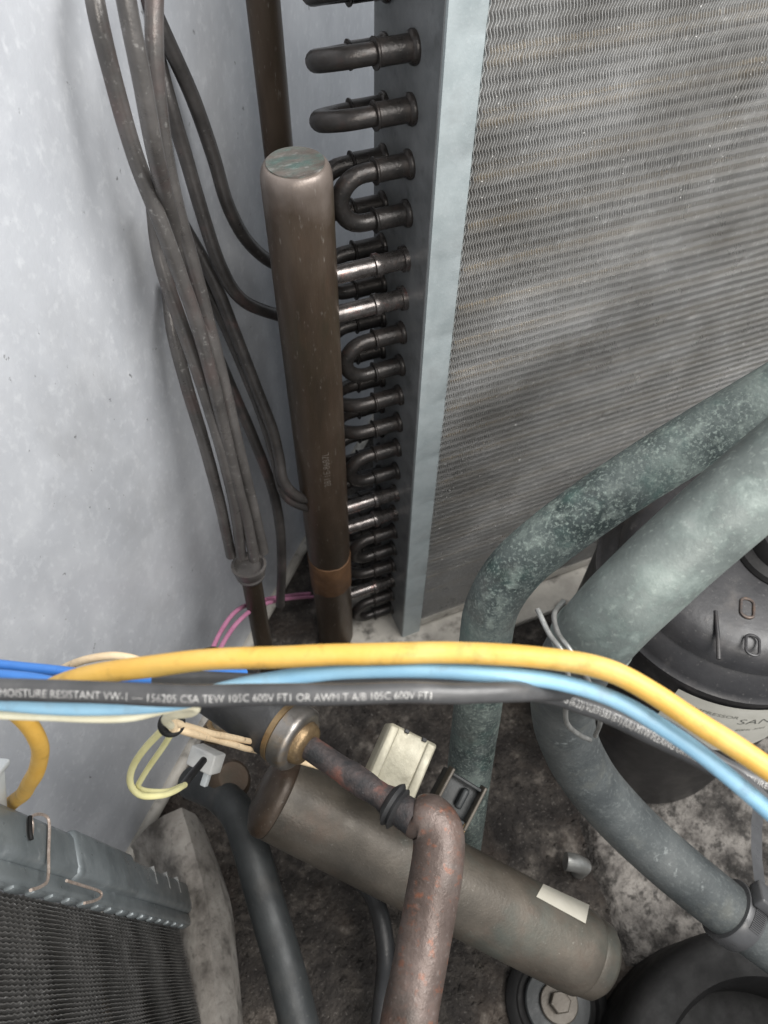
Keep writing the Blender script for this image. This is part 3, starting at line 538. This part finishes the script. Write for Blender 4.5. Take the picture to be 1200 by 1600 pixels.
for j in range(nF):
    v0 = RW + 0.0085 + j * 0.0019; k0 = len(V)
    for i in range(nU):
        uu = 0.03 + 0.40 * i / (nU - 1); wv = 0.0005 * math.sin(uu / 0.0056 * 2 * math.pi) + 0.00025 * noise.noise(Vector((v0 * 300, uu * 60, 2)))
        vv = v0 + wv; wo = -0.011 + 0.0003 * noise.noise(Vector((v0 * 90, uu * 90, 4)))
        V += [LP(uu, vv - 0.00016, wo), LP(uu, vv + 0.00016, wo), LP(uu, vv + 0.0001, wo - 0.02), LP(uu, vv - 0.0001, wo - 0.02)]
    for i in range(nU - 1):
        a0 = k0 + i * 4; b0 = a0 + 4; F += [(a0, a0 + 1, b0 + 1, b0), (a0 + 1, a0 + 2, b0 + 2, b0 + 1), (a0 + 3, a0, b0, b0 + 3)]
me = bpy.data.meshes.new('fins'); me.from_pydata([tuple(Vector(q) - LB) for q in V], [], F); me.update(); fo = put('fins', me, m_fin2, lc); fo['kind'] = 'stuff'
part('fin_backing', slab(0.03, 0.43, RW, 0.16, -0.046, -0.034), m_sheet, lc, False)
for k in range(16):
    uu = 0.045 + 0.025 * k; part('tube', tube_straight(LP(uu, RW + 0.01, -0.022), v_, [(0, 0.0045), (0.125, 0.0045)], 10), m_innertube, lc)
# light grey box corner at far left
bx = thing('junction_box', 'pale grey plastic box corner at the left edge', 'box', P(-35, 1330, .30))
bxa = (P(-8, 1230, .29) - P(-60, 1225, .29)).normalized(); bxb = (P(5, 1320, .30) - P(5, 1210, .29)); bxb = (bxb - bxa * bxb.dot(bxa)).normalized(); bxc = bxa.cross(bxb)
part('casing', box(P(-52, 1262, .30), bxa, bxb, bxc, 0.0245, 0.028, 0.018, 0.0015), m_ltgrey, bx, True, 50)
part('lid', box(P(-53, 1208, .291), bxa, bxb, bxc, 0.0255, 0.003, 0.019, 0.0008), m_ltgrey, bx, True, 50)

# ------------------------------------------------------------------ drier cylinder lying across
dA, dB = P(424, 1238, .452), P(940, 1504, .478); dax = (dB - dA).normalized(); dL = (dB - dA).length; DR = 0.0262
dr = thing('filter_drier', 'fat brown-grey drier cylinder lying slantwise with a cream sticker', 'cylinder', dA.lerp(dB, 0.5) - Z * DR)
part('shell', tube_straight(dA, dax, [(0.006, DR * 0.97), (0.0065, DR), (dL - 0.022, DR), (dL - 0.016, DR * 0.985), (dL - 0.0135, DR * 0.93)], 56), m_drier, dr)
part('end_cap', tube_straight(dA, dax, [(dL - 0.016, DR * 0.90), (dL - 0.013, DR * 0.935), (dL - 0.004, DR * 0.90), (dL, DR * 0.78), (dL + 0.002, DR * 0.55), (dL + 0.0025, 0)], 56), m_drier, dr)
part('end_cap', tube_straight(dA, dax, [(-0.008, 0), (-0.007, DR * 0.6), (-0.003, DR * 0.92), (0.0, DR * 1.0), (0.0045, DR * 1.015), (0.0065, DR * 0.98)], 56), m_header, dr)
def drier_at(px, py):                            # nearest surface point under a photo pixel
    r = (ROT @ ray_cam(px, py)).normalized(); o = EYE - dA; a_ = r - dax * r.dot(dax); b_ = o - dax * o.dot(dax); R = DR + 0.0004
    A, B, Cq = a_.dot(a_), 2 * a_.dot(b_), b_.dot(b_) - R * R; s = (-B - math.sqrt(max(B * B - 4 * A * Cq, 0))) / (2 * A); return EYE + r * s
tl_, tr_, br_, bl_ = (849, 1381), (921, 1414), (915, 1443), (838, 1401)
rows = []
for i in range(6):
    t = i / 5; l = (tl_[0] + (bl_[0] - tl_[0]) * t, tl_[1] + (bl_[1] - tl_[1]) * t); r = (tr_[0] + (br_[0] - tr_[0]) * t, tr_[1] + (br_[1] - tr_[1]) * t)
    rows.append([drier_at(l[0] + (r[0] - l[0]) * k / 8, l[1] + (r[1] - l[1]) * k / 8) for k in range(9)])
part('sticker', grid(rows), m_lab, dr)

# ------------------------------------------------------------------ brass-necked sight glass line with rusty pipe
sA, sB = P(350, 1078, .400), P(632, 1268, .352); sax = (sB - sA).normalized()
def sd(px, py): 
    k = min(range(401), key=lambda i: (lambda q: (q[0] - px) ** 2 + (q[1] - py) ** 2)(proj(sA.lerp(sB, i / 400)))); return (sB - sA).length * k / 400
def proj(p):
    c = ROT.transposed() @ (p - EYE); return (c.x / c.z * FPX + 600, c.y / c.z * FPX + 800)
SR = 0.0168
s1, s2, s3, s4 = sd(440, 1138), sd(449, 1145), sd(468, 1158), sd(482, 1168); sE = (sB - sA).length
sg = thing('strainer', 'black strainer barrel with brassy steel dome and rusty outlet pipe', 'strainer', sA.lerp(sB, 0.5) - Z * SR)
part('barrel', tube_straight(sA, sax, [(-0.02, SR * 0.9), (-0.018, SR), (s1, SR), (s1 + 0.0005, SR * 0.98)], 48), m_black, sg)
part('brass_band', tube_straight(sA, sax, [(s1, SR * 0.97), (s1 + 0.0004, SR * 1.02), (s2 - 0.0005, SR * 1.03), (s2, SR * 0.99)], 48), m_brass, sg)
part('dome', tube_straight(sA, sax, [(s2 - 0.0002, SR * 0.98), (s2 + 0.0004, SR * 1.03), (s2 + 0.0060, SR * 1.03), (s2 + 0.0078, SR * 1.01), (s2 + 0.0092, SR * 0.95), (s2 + 0.0098, SR * 0.86), (s2 + 0.0100, SR * 0.72), (s2 + 0.0098, SR * 0.66)], 48), m_steel, sg)
part('neck', tube_straight(sA, sax, [(s2 + 0.0096, SR * 0.70), (s2 + 0.0122, SR * 0.66), (s2 + 0.0138, SR * 0.60), (s2 + 0.0146, SR * 0.48), (s2 + 0.0150, SR * 0.40)], 40), m_brass, sg)
pp_ = [sA + sax * (s2 + 0.012 + (sE - s2 - 0.006) * i / 14) for i in range(15)]
part('outlet_pipe', tube(pp_, [0.0062 + (0.0006 if 5 < i < 9 else 0) + (0.0012 if i in (11, 12) else 0) + (0.0018 if i > 12 else 0) for i in range(15)], 24, wob=0.0005), m_redrust, sg)
bead = []
for k in range(6):
    q = sA + sax * (sE - 0.0015 - 0.0016 * k); bead.append(q)
part('braze_bead', tube(bead, [0.0070, 0.0098, 0.0088, 0.0104, 0.0090, 0.0066], 24, wob=0.0022), m_black, sg)
el = px_path([(628, 1268, .353), (648, 1277, .352), (668, 1280, .350), (682, 1296, .348), (686, 1325, .345), (680, 1370, .340), (670, 1430, .335), (657, 1500, .328), (642, 1580, .320), (625, 1680, .310), (605, 1790, .300)], 8)
n_ = len(el); rr_ = [0.0078 if i < 3 else 0.0078 + (0.0121 - 0.0078) * min((i - 3) / 13, 1) for i in range(n_)]
single('elbow_pipe', 'pinkish rust-flecked pipe bending down to the bottom edge', 'pipe', tube(el, rr_, 36, wob=0.0005), m_salmon)

# ------------------------------------------------------------------ beige solenoid coil and its dark clip
TL, TR, BL = P(611, 1128, .415), P(684, 1164, .415), P(572, 1212, .405); fa = (TR - TL).normalized(); fbv = (BL - TL); fbv = (fbv - fa * fbv.dot(fa)).normalized(); fc = fa.cross(fbv)
if fc.dot(EYE - TL) < 0: fc = -fc
so = thing('solenoid_coil', 'cream rectangular solenoid casing behind the rusty pipe', 'solenoid', TL + fbv * 0.03 - fc * 0.03)
wA, wB = (TR - TL).length, (BL - TL).length + 0.002; cen = TL + fa * wA / 2 + fbv * wB / 2
part('casing', box(cen - fc * 0.012, fa, fbv, fc, wA, wB, 0.024, 0.0016), m_beige, so, True, 50)
for s in (-1, 1): part('edge_fold', box(cen + fa * s * (wA / 2 - 0.0032) + fc * 0.0004, fa, fbv, fc, 0.0052, wB - 0.002, 0.0022, 0.0009), m_beige, so, True, 50)
for s in (0.35, 0.72): part('notch', box(TL + fa * wA * s + fbv * 0.0008, fa, fbv, fc, 0.0028, 0.0022, 0.003, 0.0004), m_black, so, False)
TL, TR, BL = P(703, 1203, .41), P(757, 1236, .41), P(680, 1262, .405); ga = (TR - TL).normalized(); gb = (BL - TL); gb = (gb - ga * gb.dot(ga)).normalized(); gc = ga.cross(gb)
if gc.dot(EYE - TL) < 0: gc = -gc
wA, wB = (TR - TL).length, (BL - TL).length; cen = TL + ga * wA / 2 + gb * wB / 2
cl = thing('metal_clip', 'dark folded metal clip next to the cream solenoid casing', 'clip', cen - gc * 0.02)
part('back_plate', box(cen - gc * 0.010, ga, gb, gc, wA, wB, 0.014, 0.0008), m_darkpipe, cl, True, 50)
for s in (-1, 1):
    part('side_flange', box(cen + ga * s * (wA / 2 - 0.0009) - gc * 0.001, ga, gb, gc, 0.0018, wB + 0.004, 0.010, 0.0005), m_drier, cl, True, 50)
    part('end_flange', box(cen + gb * s * (wB / 2 - 0.0009) - gc * 0.0015, ga, gb, gc, wA - 0.004, 0.0018, 0.007, 0.0005), m_darkpipe, cl, True, 50)
part('rib', box(cen + ga * 0.002 - gb * 0.001, ga, gb, gc, 0.004, wB * 0.55, 0.005, 0.0014), m_darkpipe, cl, True, 50)
part('bright_foot', box(cen + ga * (wA / 2 - 0.001) + gb * (wB / 2 + 0.002) + gc * 0.0005, ga, gb, gc, 0.0026, 0.007, 0.004, 0.0005), m_brass, cl, True, 50)

# ------------------------------------------------------------------ dark pipes low down
dp = px_path([(300, 1222, .55), (340, 1240, .525), (372, 1272, .50), (392, 1325, .488), (410, 1390, .480), (430, 1460, .470), (450, 1530, .460), (472, 1620, .450), (496, 1720, .44)])
single('drain_hose', 'slate black hose curving down beside the insulation ridge', 'hose', tube(dp, 0.0120, 30), m_darkpipe)
single('thin_tube', 'thin glossy black tube low between the pinkish pipe and the hose', 'tube', tube(px_path([(560, 1370, .56), (585, 1405, .545), (598, 1450, .535), (603, 1500, .53), (598, 1560, .53), (590, 1640, .52)]), 0.0068, 20), m_black)
# valve body at the end of the hose with switch connector
va = P(300, 1232, .56); vb = P(372, 1165, .50); vax = (vb - va).normalized()
sw = thing('pressure_switch', 'small white pressure switch plug on a dark valve stem with brass nut', 'switch', va)
part('valve_body', tube_straight(P(352, 1226, .53), vax, [(-0.02, 0.010), (-0.016, 0.0145), (0.0, 0.0150), (0.012, 0.0145), (0.016, 0.011)], 32), m_header, sw)
bA = P(300, 1198, .47); cc = P(322, 1186, .455); ba = (P(348, 1196, .45) - P(298, 1172, .46)).normalized(); bb = P(312, 1210, .455) - P(334, 1165, .455); bb = (bb - ba * bb.dot(ba)).normalized(); bc = ba.cross(bb)
if bc.dot(EYE - cc) < 0: bc = -bc
part('plug', box(cc, ba, bb, bc, 0.019, 0.0125, 0.012, 0.0012), m_white, sw, True, 50)
part('plug_latch', box(cc + bb * 0.010 + ba * 0.003 - bc * 0.002, ba, bb, bc, 0.004, 0.012, 0.004, 0.0006), m_ltgrey, sw, True, 50)
part('brass_nut', tube_straight(P(337, 1140, .47), vax, [(-0.006, 0.0085), (0.006, 0.0085)], 6), m_brass, sw, False)
part('stem', tube_straight(P(352, 1120, .46), vax, [(-0.014, 0.0045), (0.03, 0.0045)], 20), m_wiretie, sw)
part('lead', tube(px_path([(286, 1228, .40), (298, 1212, .415), (310, 1198, .43), (318, 1188, .44)]), 0.0022, 12), m_black, sw)

# ------------------------------------------------------------------ wiring
def wire(name, label, pts, r, mat, cat='wire', n=10, seg=18):
    path = px_path(pts, n); sd_ = len(bpy.data.objects) * 1.7
    path = [p + Vector((noise.noise(p * 38 + Vector((sd_, 0, 0))), noise.noise(p * 38 + Vector((0, sd_, 5))), noise.noise(p * 38 + Vector((9, 0, sd_))))) * r * 0.28 for p in path]
    o = single(name, label, cat, tube(path, r, seg, wob=r * 0.05), mat, path[0]); o['group'] = name.replace('_', ' ') + 's across the cabinet'; return o, path
wire('pink_wire', 'upper of two thin pink wires looping behind the distributor stem', [(306, 1075, .47), (328, 1025, .50), (346, 985, .53), (368, 956, .56), (400, 940, .60), (440, 932, .68), (495, 926, .79), (530, 922, .82)], 0.0017, m_pink)
wire('pink_wire', 'lower of two thin pink wires looping behind the distributor stem', [(318, 1078, .47), (338, 1028, .495), (358, 990, .525), (382, 962, .555), (412, 944, .60), (450, 936, .68), (495, 932, .78), (530, 930, .81)], 0.0017, m_pink)
wire('yellow_cable', 'thick yellow cable arching right across the middle', [(40, 1100, .225), (80, 1078, .218), (130, 1060, .213), (200, 1046, .210), (320, 1032, .208), (450, 1024, .208), (580, 1021, .208), (720, 1021, .208), (850, 1028, .207), (945, 1046, .205), (1022, 1083, .203), (1105, 1140, .200), (1200, 1203, .198), (1300, 1270, .196)], 0.0031, m_yellow, 'cable', seg=24)
wire('yellow_cable', 'short yellow cable loop hanging at the left beside the grey rail', [(-30, 1085, .225), (10, 1100, .235), (42, 1125, .245), (58, 1155, .255), (60, 1190, .270), (46, 1225, .290), (20, 1255, .320), (-15, 1285, .350), (-60, 1315, .370)], 0.0031, m_yellow, 'cable', seg=24)
bA_o, bA_p = wire('black_cable', 'thick black cable printed MOISTURE RESISTANT across the left', [(-120, 1068, .192), (-40, 1074, .192), (60, 1079, .192), (200, 1083, .192), (330, 1087, .193), (450, 1088, .194), (560, 1086, .196), (680, 1083, .199), (790, 1079, .206), (880, 1082, .220), (960, 1100, .234), (1040, 1140, .238), (1110, 1184, .236), (1200, 1228, .233), (1300, 1268, .230)], 0.0029, m_blackwire, 'cable', seg=28)
def span(path, x0):                              # length along the path where it reaches photo column x0
    L = 0
    for i in range(1, len(path)):
        if proj(path[i])[0] >= x0: return L
        L += (path[i] - path[i - 1]).length
    return L
def fit_text(s, size, path, R, x0, x1, a0, owner, mat):
    V, F = text_mesh(s, size); w = max(v.x for v in V); l0, l1 = span(path, x0), span(path, x1)
    part('printed_lettering', wrap_text(s, size, path, R, l0, a0, stretch=(l1 - l0) / w), mat, owner, False)
fit_text('O MOISTURE RESISTANT VW-1 \u2014 156205 CSA TEW 105C 600V FT1 OR AWM T A/B 105C 600V FT1', 0.0028, bA_p, 0.0029, -8, 680, -0.25, bA_o, m_print)
fit_text('MOISTURE RESISTANT', 0.0026, bA_p, 0.0029, 1140, 1270, 0.0, bA_o, m_print)
bB_o, bB_p = wire('black_cable', 'second black cable with small white lettering under the light blue wire', [(240, 1062, .228), (330, 1062, .224), (450, 1066, .222), (600, 1068, .221), (740, 1072, .221), (850, 1083, .221), (905, 1099, .221), (950, 1116, .221), (993, 1136, .221), (1033, 1155, .221), (1073, 1175, .221), (1110, 1196, .221), (1150, 1220, .221), (1200, 1262, .224), (1260, 1320, .226)], 0.0027, m_blackwire, 'cable', seg=28)
fit_text('AWG (6.22) VLR91583 (ET) (UL) MTW FLEXING OR AWM-1015 1230 600V', 0.0033, bB_p, 0.0027, 866, 1150, 0.05, bB_o, m_print2)
wire('light_blue_wire', 'light blue wire running just below the yellow cable', [(-60, 1092, .199), (0, 1099, .199), (120, 1104, .199), (220, 1102, .201), (290, 1094, .206), (350, 1078, .212), (410, 1064, .213), (490, 1052, .212), (600, 1046, .211), (740, 1050, .211), (870, 1066, .210), (970, 1097, .209), (1060, 1152, .207), (1130, 1206, .205), (1200, 1264, .203), (1280, 1335, .201)], 0.0024, m_lblue, 'wire', seg=22)
wire('blue_wire', 'upper deep blue wire entering from the left edge', [(-60, 1034, .250), (0, 1039, .250), (70, 1046, .248), (140, 1055, .246), (220, 1060, .246), (290, 1056, .25), (320, 1053, .26), (380, 1050, .28)], 0.0018, m_dblue)
wire('blue_wire', 'lower deep blue wire dipping under the black cable', [(-60, 1050, .245), (0, 1054, .244), (60, 1061, .242), (120, 1072, .240), (190, 1090, .236), (260, 1100, .234)], 0.0018, m_dblue)
wire('highlight_strand', 'thin white strand standing in for highlights below the deep blue wires', [(-60, 1060, .248), (0, 1062, .247), (60, 1068, .245), (110, 1078, .243), (160, 1090, .24)], 0.0013, m_white)  # added white strand imitates whitish highlight stripes along the blue wires
wire('cream_wire', 'cream wire along the bottom of the bundle with folded end', [(-60, 1112, .203), (0, 1117, .203), (80, 1119, .203), (150, 1122, .204), (205, 1120, .206), (255, 1109, .210), (295, 1102, .214), (307, 1106, .216), (298, 1113, .219), (272, 1117, .224), (258, 1124, .232), (266, 1134, .245)], 0.0013, m_cream)
wire('tan_wire', 'scorched tan wire arching above the blue wires', [(80, 1058, .262), (105, 1042, .258), (140, 1030, .255), (182, 1025, .254), (222, 1034, .254), (255, 1056, .256), (272, 1088, .260), (270, 1120, .266), (272, 1140, .272)], 0.0014, m_tan)
for j, lb in enumerate(('upper tan wire of the pair running under the brass dome', 'lower tan wire of the pair running under the brass dome')):
    pts = []
    for i, (x, y, d) in enumerate([(270, 1132, .275), (300, 1142, .290), (340, 1152, .320), (380, 1162, .360), (420, 1172, .410), (470, 1186, .425), (520, 1202, .430), (570, 1225, .44)]):
        s = (1 if j else -1) * (4.5 - 1.2 * math.sin(i * 1.3)); pts.append((x - s * 0.25, y + s, d + (0.003 if (i + j) % 2 else 0)))
    wire('tan_wire', lb, pts, 0.0015, m_tan)
wire('pale_yellow_wire', 'outer pale yellow wire loop plugged toward the pressure switch', [(272, 1118, .285), (258, 1136, .290), (228, 1168, .305), (206, 1203, .320), (205, 1228, .330), (222, 1243, .340), (252, 1242, .350), (276, 1234, .365), (288, 1227, .38)], 0.0015, m_lemon)
wire('pale_yellow_wire', 'inner pale yellow wire loop plugged toward the pressure switch', [(280, 1122, .290), (270, 1142, .297), (246, 1180, .315), (222, 1216, .330), (216, 1230, .340), (232, 1236, .350), (262, 1236, .362), (284, 1228, .378)], 0.0013, m_lemon)
gq = P(268, 1131, .282); gax = (P(276, 1150, .30) - P(262, 1112, .27)).normalized()
single('wire_grommet', 'small black rubber ring holding the tan and pale yellow wires', 'grommet', ring(gq, gax, 0.0036, 0.0016), m_rubber)
